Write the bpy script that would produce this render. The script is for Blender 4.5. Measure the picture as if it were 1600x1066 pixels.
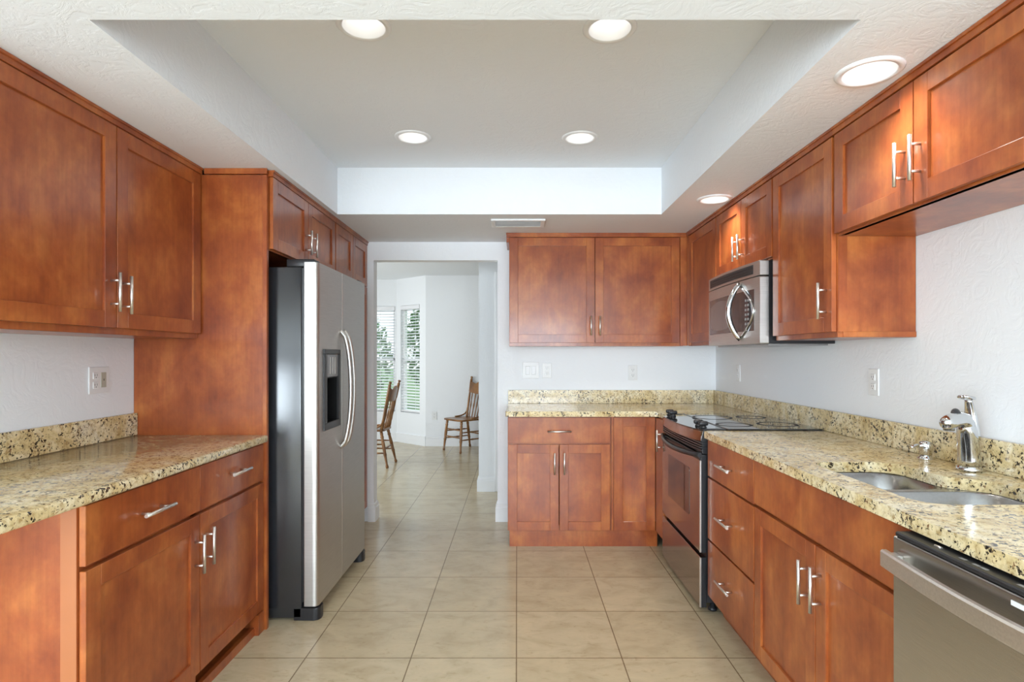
import bpy, bmesh, math, random
from mathutils import Vector, Matrix

random.seed(7)
S = bpy.context.scene
COL = S.collection
for o in list(bpy.data.objects):
    bpy.data.objects.remove(o)

# ------------------------------------------------------------------ camera
cam_d = bpy.data.cameras.new('camera')
cam = bpy.data.objects.new('camera', cam_d)
COL.objects.link(cam)
cam.location = (0, 0, 1.31)
cam.rotation_euler = (math.radians(90), 0, 0)
cam_d.sensor_width = 36
cam_d.lens = 36 * 905 / 1600
cam_d.shift_x = -8 / 1600
cam_d.shift_y = 22 / 1600
cam_d.clip_start = 0.05
S.camera = cam

# ------------------------------------------------------------------ world, exposure, daylight
S.view_settings.view_transform = 'Standard'
S.view_settings.look = 'None'
S.view_settings.gamma = 1
S.view_settings.use_curve_mapping = False
S.view_settings.exposure = 0.62
W = bpy.data.worlds.new('world')
S.world = W
W.use_nodes = True
wn = W.node_tree.nodes
wl = W.node_tree.links
for n in list(wn):
    wn.remove(n)
wo = wn.new('ShaderNodeOutputWorld')
wb = wn.new('ShaderNodeBackground')
wtc = wn.new('ShaderNodeTexCoord')
wsep = wn.new('ShaderNodeSeparateXYZ')
wr = wn.new('ShaderNodeValToRGB')
wl.new(wtc.outputs['Generated'], wsep.inputs[0])
wl.new(wsep.outputs['Z'], wr.inputs[0])
wr.color_ramp.elements[0].position = 0.0
wr.color_ramp.elements[0].color = (0.95, 0.97, 1.0, 1)
wr.color_ramp.elements[1].position = 0.5
wr.color_ramp.elements[1].color = (0.55, 0.75, 1.0, 1)
wl.new(wr.outputs[0], wb.inputs['Color'])
wb.inputs['Strength'].default_value = 1.0
wl.new(wb.outputs[0], wo.inputs[0])


def lamp(name, kind, loc, rot, power, color=(1, 1, 1), **kw):
    d = bpy.data.lights.new(name, kind)
    d.energy = power
    d.color = color
    for k, v in kw.items():
        setattr(d, k, v)
    o = bpy.data.objects.new(name, d)
    COL.objects.link(o)
    o.location = loc
    o.rotation_euler = rot
    return o


R = math.radians
# daylight through the glass doors and window of the family room behind the camera, plus a lamp added at an invented, unseen dining-room window
DAY = (0.78, 0.90, 1.0)
lamp('daylight_glass_doors', 'AREA', (-2.75, -3.12, 1.05), (R(90), 0, 0), 175, DAY,
     shape='RECTANGLE', size=2.8, size_y=2.0)
lamp('daylight_rear_window', 'AREA', (0.15, -3.12, 1.30), (R(90), 0, 0), 125, DAY,
     shape='RECTANGLE', size=2.2, size_y=1.5)
lamp('added_dining_daylight', 'AREA', (-4.02, 6.0, 1.3), (0, R(-90), 0), 42, (0.90, 0.96, 1.0),
     shape='RECTANGLE', size=1.6, size_y=2.2)
sun = lamp('sun', 'SUN', (0, 0, 10), (R(50), 0, R(150)), 2.0, (1, 0.96, 0.9), angle=R(1))

# ------------------------------------------------------------------ materials
MATS = {}


def mat(name):
    m = bpy.data.materials.new(name)
    m.use_nodes = True
    nt = m.node_tree
    b = nt.nodes['Principled BSDF']
    MATS[name] = m
    return m, nt, b


def node(nt, t, **kw):
    n = nt.nodes.new(t)
    for k, v in kw.items():
        if k in n.inputs:
            n.inputs[k].default_value = v
        else:
            setattr(n, k, v)
    return n


def ramp(nt, fac, stops, interp='LINEAR'):
    r = nt.nodes.new('ShaderNodeValToRGB')
    r.color_ramp.interpolation = interp
    e = r.color_ramp.elements
    while len(e) < len(stops):
        e.new(0.5)
    for i, (p, c) in enumerate(stops):
        e[i].position = p
        e[i].color = (*c, 1) if len(c) == 3 else c
    nt.links.new(fac, r.inputs[0])
    return r.outputs[0]


def coords(nt, scale=(1, 1, 1), rot=(0, 0, 0), loc=(0, 0, 0), rand=0.0):
    """world-placed object coordinates, optionally shifted per object so that neighbours differ"""
    tc = nt.nodes.new('ShaderNodeNewGeometry')
    src = tc.outputs['Position']
    if rand:
        oi = nt.nodes.new('ShaderNodeObjectInfo')
        ml = node(nt, 'ShaderNodeMath', operation='MULTIPLY')
        nt.links.new(oi.outputs['Random'], ml.inputs[0])
        ml.inputs[1].default_value = rand
        va = node(nt, 'ShaderNodeVectorMath', operation='ADD')
        nt.links.new(src, va.inputs[0])
        nt.links.new(ml.outputs[0], va.inputs[1])
        src = va.outputs[0]
    mp = nt.nodes.new('ShaderNodeMapping')
    mp.inputs['Scale'].default_value = scale
    mp.inputs['Rotation'].default_value = rot
    mp.inputs['Location'].default_value = loc
    nt.links.new(src, mp.inputs['Vector'])
    return mp.outputs[0]


def noise(nt, vec, scale, detail=4, rough=0.55, dist=0.0):
    n = node(nt, 'ShaderNodeTexNoise')
    n.inputs['Scale'].default_value = scale
    n.inputs['Detail'].default_value = detail
    n.inputs['Roughness'].default_value = rough
    n.inputs['Distortion'].default_value = dist
    nt.links.new(vec, n.inputs['Vector'])
    return n.outputs['Fac']


def mix(nt, fac, a, b, blend='MIX'):
    n = nt.nodes.new('ShaderNodeMix')
    n.data_type = 'RGBA'
    n.blend_type = blend
    for sock, v in ((n.inputs[0], fac), (n.inputs[6], a), (n.inputs[7], b)):
        if isinstance(v, (int, float)):
            sock.default_value = v
        elif isinstance(v, tuple):
            sock.default_value = (*v, 1)
        else:
            nt.links.new(v, sock)
    return n.outputs[2]


def bump(nt, b, h, strength, dist=0.002):
    n = nt.nodes.new('ShaderNodeBump')
    n.inputs['Strength'].default_value = strength
    n.inputs['Distance'].default_value = dist
    nt.links.new(h, n.inputs['Height'])
    nt.links.new(n.outputs[0], b.inputs['Normal'])


def plain(name, col, rough=0.5, metal=0.0, spec=0.5, coat=0.0, var=0.06, vscale=6):
    m, nt, b = mat(name)
    v = noise(nt, coords(nt), vscale, 3)
    dark = tuple(c * (1 - var) for c in col)
    lite = tuple(min(1, c * (1 + var)) for c in col)
    nt.links.new(ramp(nt, v, [(0.3, dark), (0.7, lite)]), b.inputs['Base Color'])
    b.inputs['Roughness'].default_value = rough
    b.inputs['Metallic'].default_value = metal
    b.inputs['Specular IOR Level'].default_value = spec
    b.inputs['Coat Weight'].default_value = coat
    return m


def wood_mat(name, c_dark, c_mid, c_light, rough=0.3):
    m, nt, b = mat(name)
    blot = noise(nt, coords(nt, (1, 1, 0.7), rand=9.0), 5.5, 5, 0.58, 0.25)
    base = ramp(nt, blot, [(0.32, c_dark), (0.5, c_mid), (0.68, c_light)])
    grain = noise(nt, coords(nt, (60, 60, 3), rand=9.0), 1.0, 4, 0.6)
    g = ramp(nt, grain, [(0.3, (0.80, 0.78, 0.75)), (0.65, (1.06, 1.06, 1.06))])
    col = mix(nt, 0.7, base, g, 'MULTIPLY')
    fine = noise(nt, coords(nt, (1, 1, 0.8), rand=5.0), 34, 3, 0.6)
    f = ramp(nt, fine, [(0.35, (0.90, 0.88, 0.86)), (0.6, (1.04, 1.04, 1.04))])
    col = mix(nt, 0.8, col, f, 'MULTIPLY')
    nt.links.new(col, b.inputs['Base Color'])
    b.inputs['Roughness'].default_value = rough
    b.inputs['Specular IOR Level'].default_value = 0.42
    b.inputs['Coat Weight'].default_value = 0.30
    b.inputs['Coat Roughness'].default_value = 0.12
    bump(nt, b, grain, 0.03, 0.001)
    return m


WOOD = wood_mat('cherry_stained_maple', (0.230, 0.046, 0.012), (0.340, 0.083, 0.020), (0.460, 0.143, 0.034))
OAK = wood_mat('golden_oak', (0.15, 0.062, 0.018), (0.26, 0.115, 0.033), (0.37, 0.18, 0.06), 0.35)
PALE = plain('edge_banding', (0.38, 0.13, 0.045), 0.35)

# granite
m, nt, b = mat('speckled_granite')
v0 = coords(nt)
big = noise(nt, v0, 7, 5, 0.6, 0.8)
base = ramp(nt, big, [(0.30, (0.50, 0.37, 0.17)), (0.45, (0.66, 0.53, 0.29)), (0.60, (0.74, 0.65, 0.44)), (0.78, (0.66, 0.61, 0.48))])
mid = noise(nt, v0, 48, 4, 0.7, 0.4)
base = mix(nt, 0.85, base, ramp(nt, mid, [(0.34, (0.55, 0.42, 0.26)), (0.46, (0.95, 0.92, 0.86)), (0.60, (1.15, 1.15, 1.13))]), 'MULTIPLY')
sp = noise(nt, v0, 82, 3, 0.7, 0.3)
clus = noise(nt, v0, 14, 3, 0.6)
mm = node(nt, 'ShaderNodeMath', operation='MULTIPLY_ADD')
nt.links.new(clus, mm.inputs[0])
mm.inputs[1].default_value = 0.30
nt.links.new(sp, mm.inputs[2])
speck = ramp(nt, mm.outputs[0], [(0.0, (0, 0, 0)), (0.728, (0, 0, 0)), (0.752, (1, 1, 1))])
col = mix(nt, speck, base, (0.03, 0.022, 0.016))
sp2 = noise(nt, coords(nt, loc=(3, 5, 1)), 70, 3, 0.7, 0.3)
speck2 = ramp(nt, sp2, [(0.62, (0, 0, 0)), (0.67, (1, 1, 1))])
col = mix(nt, speck2, col, (0.20, 0.10, 0.045))
nt.links.new(col, b.inputs['Base Color'])
b.inputs['Roughness'].default_value = 0.12
b.inputs['Specular IOR Level'].default_value = 0.6
GRANITE = m

# floor tile
m, nt, b = mat('beige_floor_tile')
v = coords(nt, loc=(0.003, -2.504 + 6 * 0.456, 0))
br = nt.nodes.new('ShaderNodeTexBrick')
br.offset = 0.0
br.squash = 1.0
br.inputs['Scale'].default_value = 1.0
br.inputs['Brick Width'].default_value = 0.456
br.inputs['Row Height'].default_value = 0.456
br.inputs['Mortar Size'].default_value = 0.0028
br.inputs['Mortar Smooth'].default_value = 0.2
br.inputs['Bias'].default_value = 0.0
br.inputs['Color1'].default_value = (0.505, 0.415, 0.265, 1)
br.inputs['Color2'].default_value = (0.555, 0.462, 0.305, 1)
br.inputs['Mortar'].default_value = (0.215, 0.155, 0.085, 1)
nt.links.new(v, br.inputs['Vector'])
n1 = noise(nt, coords(nt, (1.0, 1.6, 1)), 5.5, 6, 0.62, 0.7)
n2 = noise(nt, coords(nt, (1, 2.2, 1)), 16, 5, 0.65, 1.0)
t = ramp(nt, n1, [(0.3, (0.86, 0.84, 0.80)), (0.5, (1.0, 1.0, 1.0)), (0.7, (1.10, 1.09, 1.07))])
t2 = ramp(nt, n2, [(0.30, (0.78, 0.74, 0.68)), (0.42, (1, 1, 1)), (0.7, (1.05, 1.05, 1.05))])
col = mix(nt, 1.0, br.outputs['Color'], t, 'MULTIPLY')
col = mix(nt, 0.75, col, t2, 'MULTIPLY')
nt.links.new(col, b.inputs['Base Color'])
b.inputs['Roughness'].default_value = 0.22
b.inputs['Specular IOR Level'].default_value = 0.5
inv = node(nt, 'ShaderNodeMath', operation='SUBTRACT')
inv.inputs[0].default_value = 1.0
nt.links.new(br.outputs['Fac'], inv.inputs[1])
bump(nt, b, inv.outputs[0], 0.5, 0.002)
TILE = m


def plaster(name, col, strength):
    m, nt, b = mat(name)
    a = noise(nt, coords(nt, (1, 1, 1)), 9, 6, 0.62, 1.6)
    k = ramp(nt, a, [(0.40, (0, 0, 0)), (0.47, (0.7, 0.7, 0.7)), (0.53, (0.75, 0.75, 0.75)), (0.60, (0.1, 0.1, 0.1)), (0.7, (0.6, 0.6, 0.6))])
    bump(nt, b, k, strength, 0.004)
    b.inputs['Base Color'].default_value = (*col, 1)
    b.inputs['Roughness'].default_value = 0.6
    b.inputs['Specular IOR Level'].default_value = 0.25
    return m


WALLM = plaster('white_wall_plaster', (0.85, 0.865, 0.88), 0.16)
CEILM = plaster('white_ceiling_plaster', (0.85, 0.88, 0.91), 0.22)
TRIMM = plain('white_trim_paint', (0.85, 0.855, 0.86), 0.35, var=0.01)
PLASTIC = plain('white_plastic', (0.80, 0.80, 0.79), 0.35, var=0.01)
IVORY = plain('ivory_plastic', (0.46, 0.44, 0.36), 0.4, var=0.02)
DARKSLOT = plain('dark_slot', (0.03, 0.03, 0.03), 0.5)


def steel(name, col, rough, scale):
    m, nt, b = mat(name)
    g = noise(nt, coords(nt, scale), 1.0, 3, 0.6)
    nt.links.new(ramp(nt, g, [(0.3, tuple(c * 0.92 for c in col)), (0.7, tuple(min(1, c * 1.05) for c in col))]), b.inputs['Base Color'])
    b.inputs['Metallic'].default_value = 1.0
    b.inputs['Roughness'].default_value = rough
    bump(nt, b, g, 0.03, 0.0005)
    return m


STEEL = steel('brushed_stainless', (0.54, 0.525, 0.50), 0.40, (8, 8, 400))
STEEL_H = steel('brushed_stainless_sideways', (0.58, 0.565, 0.54), 0.24, (400, 12, 400))
OVENSTEEL = steel('smoky_stainless', (0.40, 0.36, 0.34), 0.14, (6, 6, 300))
SINKSTEEL = steel('satin_sink_steel', (0.36, 0.36, 0.36), 0.27, (120, 120, 120))
NICKEL = steel('satin_nickel', (0.80, 0.78, 0.75), 0.36, (200, 200, 200))
CHROME = plain('chrome', (0.66, 0.67, 0.68), 0.06, 1.0, var=0.01)
BLACK = plain('black_plastic', (0.018, 0.018, 0.02), 0.35)
BLACKGLASS = plain('black_glass', (0.012, 0.012, 0.013), 0.05, spec=0.8, coat=0.4)
WINGLASS = plain('smoked_glass', (0.055, 0.042, 0.04), 0.08, spec=0.8)
RINGGREY = plain('burner_ring_grey', (0.30, 0.30, 0.30), 0.3)
RINGDARK = plain('burner_ring_dark', (0.035, 0.035, 0.036), 0.55, spec=0.2)
m, nt, b = mat('black_textured_steel')
pn = noise(nt, coords(nt), 260, 2, 0.5)
b.inputs['Base Color'].default_value = (0.022, 0.024, 0.028, 1)
b.inputs['Roughness'].default_value = 0.16
b.inputs['Specular IOR Level'].default_value = 0.9
bump(nt, b, pn, 0.08, 0.002)
BLACKTEX = m

m, nt, b = mat('can_light_lens')
b.inputs['Base Color'].default_value = (1, 1, 1, 1)
b.inputs['Emission Color'].default_value = (1, 0.97, 0.92, 1)
b.inputs['Emission Strength'].default_value = 2.3
LENS = m

m, nt, b = mat('window_glass')
for n in list(nt.nodes):
    if n.type == 'BSDF_PRINCIPLED':
        nt.nodes.remove(n)
tr = nt.nodes.new('ShaderNodeBsdfTransparent')
tr.inputs[0].default_value = (0.94, 0.97, 0.96, 1)
gl = nt.nodes.new('ShaderNodeBsdfGlossy')
gl.inputs['Roughness'].default_value = 0.02
ms = nt.nodes.new('ShaderNodeMixShader')
ms.inputs[0].default_value = 0.06
nt.links.new(tr.outputs[0], ms.inputs[1])
nt.links.new(gl.outputs[0], ms.inputs[2])
nt.links.new(ms.outputs[0], nt.nodes['Material Output'].inputs[0])
PANE = m
LEAF = plain('shrub_leaf', (0.10, 0.22, 0.05), 0.5, var=0.5, vscale=9)
BARK = plain('bark', (0.12, 0.08, 0.05), 0.8, var=0.3)
GRASS = plain('lawn_grass', (0.16, 0.26, 0.08), 0.9, var=0.3)
BLINDM = plain('white_blind_slat', (0.82, 0.82, 0.83), 0.4, var=0.01)


# ------------------------------------------------------------------ mesh helpers
class MB:
    def __init__(self):
        self.bm = bmesh.new()

    def box(self, x0, x1, y0, y1, z0, z1, bev=0.0, seg=1):
        if x0 > x1: x0, x1 = x1, x0
        if y0 > y1: y0, y1 = y1, y0
        if z0 > z1: z0, z1 = z1, z0
        t = bmesh.new()
        vs = [t.verts.new((x, y, z)) for x in (x0, x1) for y in (y0, y1) for z in (z0, z1)]
        for f in ((0, 1, 3, 2), (4, 6, 7, 5), (0, 4, 5, 1), (2, 3, 7, 6), (0, 2, 6, 4), (1, 5, 7, 3)):
            t.faces.new([vs[i] for i in f])
        if bev:
            bmesh.ops.bevel(t, geom=list(t.edges), offset=bev, segments=seg, profile=0.5, affect='EDGES')
        self._join(t, smooth=seg > 1)
        return self

    def _join(self, t, smooth=False):
        bmesh.ops.recalc_face_normals(t, faces=list(t.faces))
        mp = {}
        for v in t.verts:
            mp[v] = self.bm.verts.new(v.co)
        for f in t.faces:
            try:
                g = self.bm.faces.new([mp[v] for v in f.verts])
                g.smooth = smooth or f.smooth
            except ValueError:
                pass
        t.free()

    def loft(self, rings, cap0=True, cap1=True, closed=True, smooth=True):
        """rings: lists of points, same count"""
        t = bmesh.new()
        rv = [[t.verts.new(p) for p in r] for r in rings]
        n = len(rv[0])
        for a, c in zip(rv, rv[1:]):
            for i in range(n if closed else n - 1):
                j = (i + 1) % n
                f = t.faces.new((a[i], a[j], c[j], c[i]))
                f.smooth = smooth
        if cap0:
            t.faces.new(rv[0])
        if cap1:
            t.faces.new(rv[-1])
        self._join(t)
        return self

    def prism(self, pts, axis, a0, a1, bev=0.0):
        """pts 2-D outline extruded along an axis ('x','y','z')"""
        def P(p, a):
            return {'x': (a, p[0], p[1]), 'y': (p[0], a, p[1]), 'z': (p[0], p[1], a)}[axis]
        t = bmesh.new()
        A = [t.verts.new(P(p, a0)) for p in pts]
        B = [t.verts.new(P(p, a1)) for p in pts]
        t.faces.new(A)
        t.faces.new(B)
        n = len(pts)
        for i in range(n):
            t.faces.new((A[i], A[(i + 1) % n], B[(i + 1) % n], B[i]))
        if bev:
            ed = [e for e in t.edges if (e.verts[0] in A) == (e.verts[1] in A)]
            bmesh.ops.bevel(t, geom=ed, offset=bev, segments=2, profile=0.5, affect='EDGES')
        self._join(t)
        return self

    def tube(self, path, r, n=12, cap=True):
        """r: number or list of radii per point"""
        pts = [Vector(p) for p in path]
        rs = r if isinstance(r, (list, tuple)) else [r] * len(pts)
        rings = []
        prev = None
        for i, p in enumerate(pts):
            d = (pts[min(i + 1, len(pts) - 1)] - pts[max(i - 1, 0)]).normalized()
            if prev is None:
                u = d.orthogonal().normalized()
            else:
                u = (prev - d * prev.dot(d)).normalized()
            prev = u
            w = d.cross(u)
            rings.append([tuple(p + (u * math.cos(2 * math.pi * k / n) + w * math.sin(2 * math.pi * k / n)) * rs[i]) for k in range(n)])
        return self.loft(rings, cap, cap)

    def turned(self, p0, p1, prof, n=12):
        p0, p1 = Vector(p0), Vector(p1)
        return self.tube([p0.lerp(p1, t) for t, _ in prof], [r for _, r in prof], n)

    def lathe(self, c, prof, n=32, cap0=True, cap1=True):
        rings = [[(c[0] + r * math.cos(2 * math.pi * k / n), c[1] + r * math.sin(2 * math.pi * k / n), c[2] + z) for k in range(n)] for r, z in prof]
        return self.loft(rings, cap0, cap1)

    def build(self, name, material, parent=None, loc=None):
        off = Vector((0, 0, 0))
        p = parent
        if p is not None:
            off = Vector(p['_base']) if '_base' in p else off
        elif loc is not None:
            off = Vector(loc)
        bmesh.ops.recalc_face_normals(self.bm, faces=list(self.bm.faces))
        for v in self.bm.verts:
            v.co -= off
        me = bpy.data.meshes.new(name)
        self.bm.to_mesh(me)
        self.bm.free()
        me.materials.append(material)
        o = bpy.data.objects.new(name, me)
        COL.objects.link(o)
        if parent is not None:
            o.parent = parent
            o['_base'] = tuple(off)
        else:
            o.location = off
            o['_base'] = tuple(off)
        return o


def tag(o, label, cat, group=None):
    o['label'] = label
    o['category'] = cat
    if group:
        o['group'] = group
    return o


def thing(name, label, cat, base, group=None):
    o = bpy.data.objects.new(name, None)
    COL.objects.link(o)
    o.location = base
    o['_base'] = tuple(base)
    o.empty_display_size = 0.1
    return tag(o, label, cat, group)


def structure(o):
    o['kind'] = 'structure'
    return o


def rounded(pts, r, n=6):
    """round the corners of a 2-D polygon (convex or not); r number or list"""
    out = []
    N = len(pts)
    for i in range(N):
        p = Vector(pts[i]); a = Vector(pts[i - 1]); c = Vector(pts[(i + 1) % N])
        rr = r[i] if isinstance(r, (list, tuple)) else r
        if rr <= 0:
            out.append(tuple(p)); continue
        d1 = (a - p); d2 = (c - p)
        rr = min(rr, d1.length * 0.49, d2.length * 0.49)
        s = p + d1.normalized() * rr
        e = p + d2.normalized() * rr
        for k in range(n + 1):
            t = k / n
            out.append(tuple(s * (1 - t) ** 2 + p * 2 * t * (1 - t) + e * t * t))
    return out


def cut(obj, cutters):
    """boolean difference, applied; the cutters are removed"""
    for c in cutters:
        md = obj.modifiers.new('cut', 'BOOLEAN')
        md.operation = 'DIFFERENCE'
        md.solver = 'EXACT'
        md.object = c
    dg = bpy.context.evaluated_depsgraph_get()
    dg.update()
    me = bpy.data.meshes.new_from_object(obj.evaluated_get(dg))
    obj.modifiers.clear()
    old = obj.data
    obj.data = me
    bpy.data.meshes.remove(old)
    for c in cutters:
        bpy.data.objects.remove(c)


class Face:
    """a cabinet front: u runs along it, d outward from it into the room, z up"""
    def __init__(self, side, f):
        self.side, self.f = side, f

    def pt(self, u, d, z):
        if self.side == 'right': return (self.f - d, u, z)
        if self.side == 'left': return (self.f + d, u, z)
        return (u, self.f - d, z)

    def box(self, mb, u0, u1, d0, d1, z0, z1, bev=0.0, seg=1):
        a = self.pt(u0, d0, z0); c = self.pt(u1, d1, z1)
        mb.box(a[0], c[0], a[1], c[1], a[2], c[2], bev, seg)


# ------------------------------------------------------------------ the room
YB = 4.56            # kitchen back wall
XR, XL = 1.564, -1.83
ZS, ZT = 2.20, 2.495  # soffit, tray
CT, CB = 0.930, 0.895  # counter top and underside

f = MB(); f.box(-5.15, 3.2, -3.15, 9.3, -0.12, 0.0)
structure(f.build('floor', TILE))

structure(MB().box(XR, XR + 0.15, -3.0, YB + 0.105, 0, 2.7).build('wall_right', WALLM))
structure(MB().box(XL - 0.12, XL, 0.70, YB + 0.105, 0, 2.7).build('wall_left', WALLM))
structure(MB().box(-5.15, -5.0, -3.15, 0.82, 0, 2.7).build('wall_family_room_left', WALLM))
structure(MB().box(-5.0, XL - 0.12, 0.70, 0.82, 0, 2.7).build('wall_family_room_back', WALLM))
wb_ = MB()
DX0, DX1, DZ = -1.129, -0.154, 2.057
wb_.box(XL, DX0, YB, YB + 0.105, 0, 2.7)
wb_.box(DX0, DX1, YB, YB + 0.105, DZ, 2.7)
wb_.box(DX1, 3.2, YB, YB + 0.105, 0, 2.7)
wb_.box(-4.2, XL, YB, YB + 0.105, 0, 2.7)
structure(wb_.build('wall_back', WALLM))
wf_ = MB()
for x0, x1, z0, z1 in ((-5.0, -4.15, 0, 2.7), (-4.15, -1.35, 2.05, 2.7), (-1.35, -0.95, 0, 2.7), (-0.95, 1.25, 0, 0.55), (-0.95, 1.25, 2.05, 2.7), (1.25, 1.714, 0, 2.7)):
    wf_.box(x0, x1, -3.15, -3.0, z0, z1)
structure(wf_.build('wall_front', WALLM))
# dining room shell
CX0, CY0 = -1.316, 8.33
CX1, CY1 = -1.824, 8.78
structure(MB().box(CX0, 3.2, CY0, CY0 + 0.15, 0, 2.7).build('wall_dining_back', WALLM))
structure(MB().box(-0.369, 1.2, 5.565, 5.69, 0, 2.6).build('wall_hall', WALLM))
wd = MB()
wd.box(-4.2, -4.05, 4.66, 4.9, 0, 2.7)
wd.box(-4.2, -4.05, 7.1, 8.9, 0, 2.7)
wd.box(-4.2, -4.05, 4.9, 7.1, 0, 0.45)
wd.box(-4.2, -4.05, 4.9, 7.1, 2.1, 2.7)
structure(wd.build('wall_dining_left', WALLM))
structure(MB().box(3.05, 3.2, 4.66, 8.33, 0, 2.7).build('wall_dining_right', WALLM))
WZ0, WZ1 = 0.455, 2.05
wc = MB()
wc.box(-4.2, CX1 + 0.0, CY1, CY1 + 0.12, 0, WZ0)
wc.box(-4.2, CX1 + 0.0, CY1, CY1 + 0.12, WZ1, 2.7)
wc.box(-4.2, -2.95, CY1, CY1 + 0.12, WZ0, WZ1)
wc.box(-1.85, CX1 + 0.0, CY1, CY1 + 0.12, WZ0, WZ1)
structure(wc.build('wall_bay_middle', WALLM))
# angled bay wall, built along its own direction
bd = Vector((CX1 - CX0, CY1 - CY0, 0)); BL = bd.length; bd.normalize()
bn = Vector((-bd.y, bd.x, 0))      # points into the room or out of it
if bn.y > 0: bn = -bn              # into the room


def bay(mb, t0, t1, d0, d1, z0, z1):
    """box on the angled wall: t along it, d out of it into the room"""
    base = Vector((CX0, CY0, 0))
    q = [base + bd * t0 + bn * d0, base + bd * t1 + bn * d0, base + bd * t1 + bn * d1, base + bd * t0 + bn * d1]
    mb.loft([[(p.x, p.y, z0) for p in q], [(p.x, p.y, z1) for p in q]], smooth=False)


wa = MB()
T0, T1 = 0.2 * BL, 0.86 * BL
bay(wa, 0, BL, -0.12, 0, 0, WZ0)
bay(wa, 0, BL, -0.12, 0, WZ1, 2.7)
bay(wa, 0, T0, -0.12, 0, WZ0, WZ1)
bay(wa, T1, BL, -0.12, 0, WZ0, WZ1)
structure(wa.build('wall_bay_angled', WALLM))
structure(MB().box(-4.2, 3.2, YB + 0.105, 9.0, 2.456, 2.7).build('ceiling_dining', CEILM))

# kitchen ceiling: soffit ring round a raised tray
TX0, TX1, TY0, TY1 = -1.135, 0.912, 1.537, 3.66
cl = MB()
cl.box(XL, TX0, 0.9, YB, ZS, 2.7)
cl.box(TX0, TX1, TY1, YB, ZS, 2.7)
cl.box(TX0, TX1, 0.9, TY0, ZS, 2.7)
cl.box(XL, XR, 0.70, 0.9, 2.44, 2.7)
cl.box(-5.0, XR, -3.0, 0.70, 2.44, 2.7)
structure(cl.build('ceiling', CEILM))
soffit_o = structure(MB().box(TX1, XR, 0.9, YB, ZS, 2.7).build('ceiling_right', CEILM))
tray_o = structure(MB().box(TX0, TX1, TY0, TY1, ZT, 2.7).build('ceiling_tray', CEILM))
CANS = [(-0.552, 2.085, ZT, 'ceiling can light in the raised tray, near left corner', 1),
        (0.336, 2.10, ZT, 'ceiling can light in the raised tray, near right corner', 1),
        (-0.566, 3.145, ZT, 'ceiling can light in the raised tray, far left corner', 1),
        (0.3415, 3.154, ZT, 'ceiling can light in the raised tray, far right corner', 1),
        (1.105, 1.818, ZS, 'near can light in the right soffit above the short sink cabinet', 0),
        (1.125, 3.30, ZS, 'far can light in the right soffit above the microwave', 0)]
cutters = []
for x, y, z, lb, k in CANS:
    c = MB(); c.lathe((x, y, z), [(0.079, -0.05), (0.079, 0.12)], 32)
    cutters.append(c.build('cutter', CEILM))
cut(tray_o, cutters[:4])
cut(soffit_o, cutters[4:])


def recessed_light(x, y, z, label, tray):
    t = thing('recessed_light', label, 'ceiling light', (x, y, z), 'can lights in the kitchen ceiling')
    MB().lathe((x, y, z), [(0.076, 0.0), (0.077, -0.006), (0.090, -0.008), (0.098, -0.001), (0.098, 0.0005), (0.076, 0.0005)], 40, False, False).build('trim_ring', TRIMM, t)
    MB().lathe((x, y, z), [(0.0765, -0.004), (0.074, 0.01), (0.064, 0.065), (0.055, 0.100), (0.057, 0.101), (0.078, 0.0)], 40, False, False).build('baffle', TRIMM, t)
    MB().lathe((x, y, z), [(0.0555, 0.097), (0.03, 0.093), (0.002, 0.092)], 32, False, True).build('lens', LENS, t)
    s = lamp('can_light_beam', 'SPOT', (x, y, z - 0.012), (0, 0, 0), 4 if tray else 13, (1.0, 0.95, 0.88),
             spot_size=R(130), spot_blend=0.8, shadow_soft_size=0.055)
    return t


for c in CANS:
    recessed_light(*c)

# supply vent in the far soffit strip
vx0, vx1, vy0, vy1 = -0.172, 0.186, 3.78, 3.99
t = thing('ceiling_vent', 'long white air vent grille in the soffit by the far cabinet', 'air vent', (0, 3.88, ZS))
g = MB()
g.box(vx0, vx1, vy0, vy0 + 0.025, ZS - 0.012, ZS, 0.003)
g.box(vx0, vx1, vy1 - 0.025, vy1, ZS - 0.012, ZS, 0.003)
g.box(vx0, vx0 + 0.03, vy0 + 0.02, vy1 - 0.02, ZS - 0.012, ZS, 0.003)
g.box(vx1 - 0.03, vx1, vy0 + 0.02, vy1 - 0.02, ZS - 0.012, ZS, 0.003)
g.build('frame', PLASTIC, t)
g = MB()
for k in range(6):
    y = vy0 + 0.04 + k * 0.0255
    g.prism([(y - 0.008, ZS - 0.014), (y - 0.006, ZS - 0.014), (y + 0.010, ZS - 0.001), (y + 0.008, ZS - 0.001)], 'x', vx0 + 0.03, vx1 - 0.03)
g.build('louvre', PLASTIC, t)

# baseboards and casing
BB = 0.138


def bboard(name, x0, x1, y0, y1):
    mb = MB()
    mb.box(x0, x1, y0, y1, 0, BB - 0.03)
    dx = 0.005 if abs(x1 - x0) < abs(y1 - y0) else 0
    dy = 0.005 if not dx else 0
    mb.box(x0 + dx, x1 - dx, y0 + dy, y1 - dy, BB - 0.03, BB, 0.003)
    return structure(mb.build(name, TRIMM))


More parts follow.
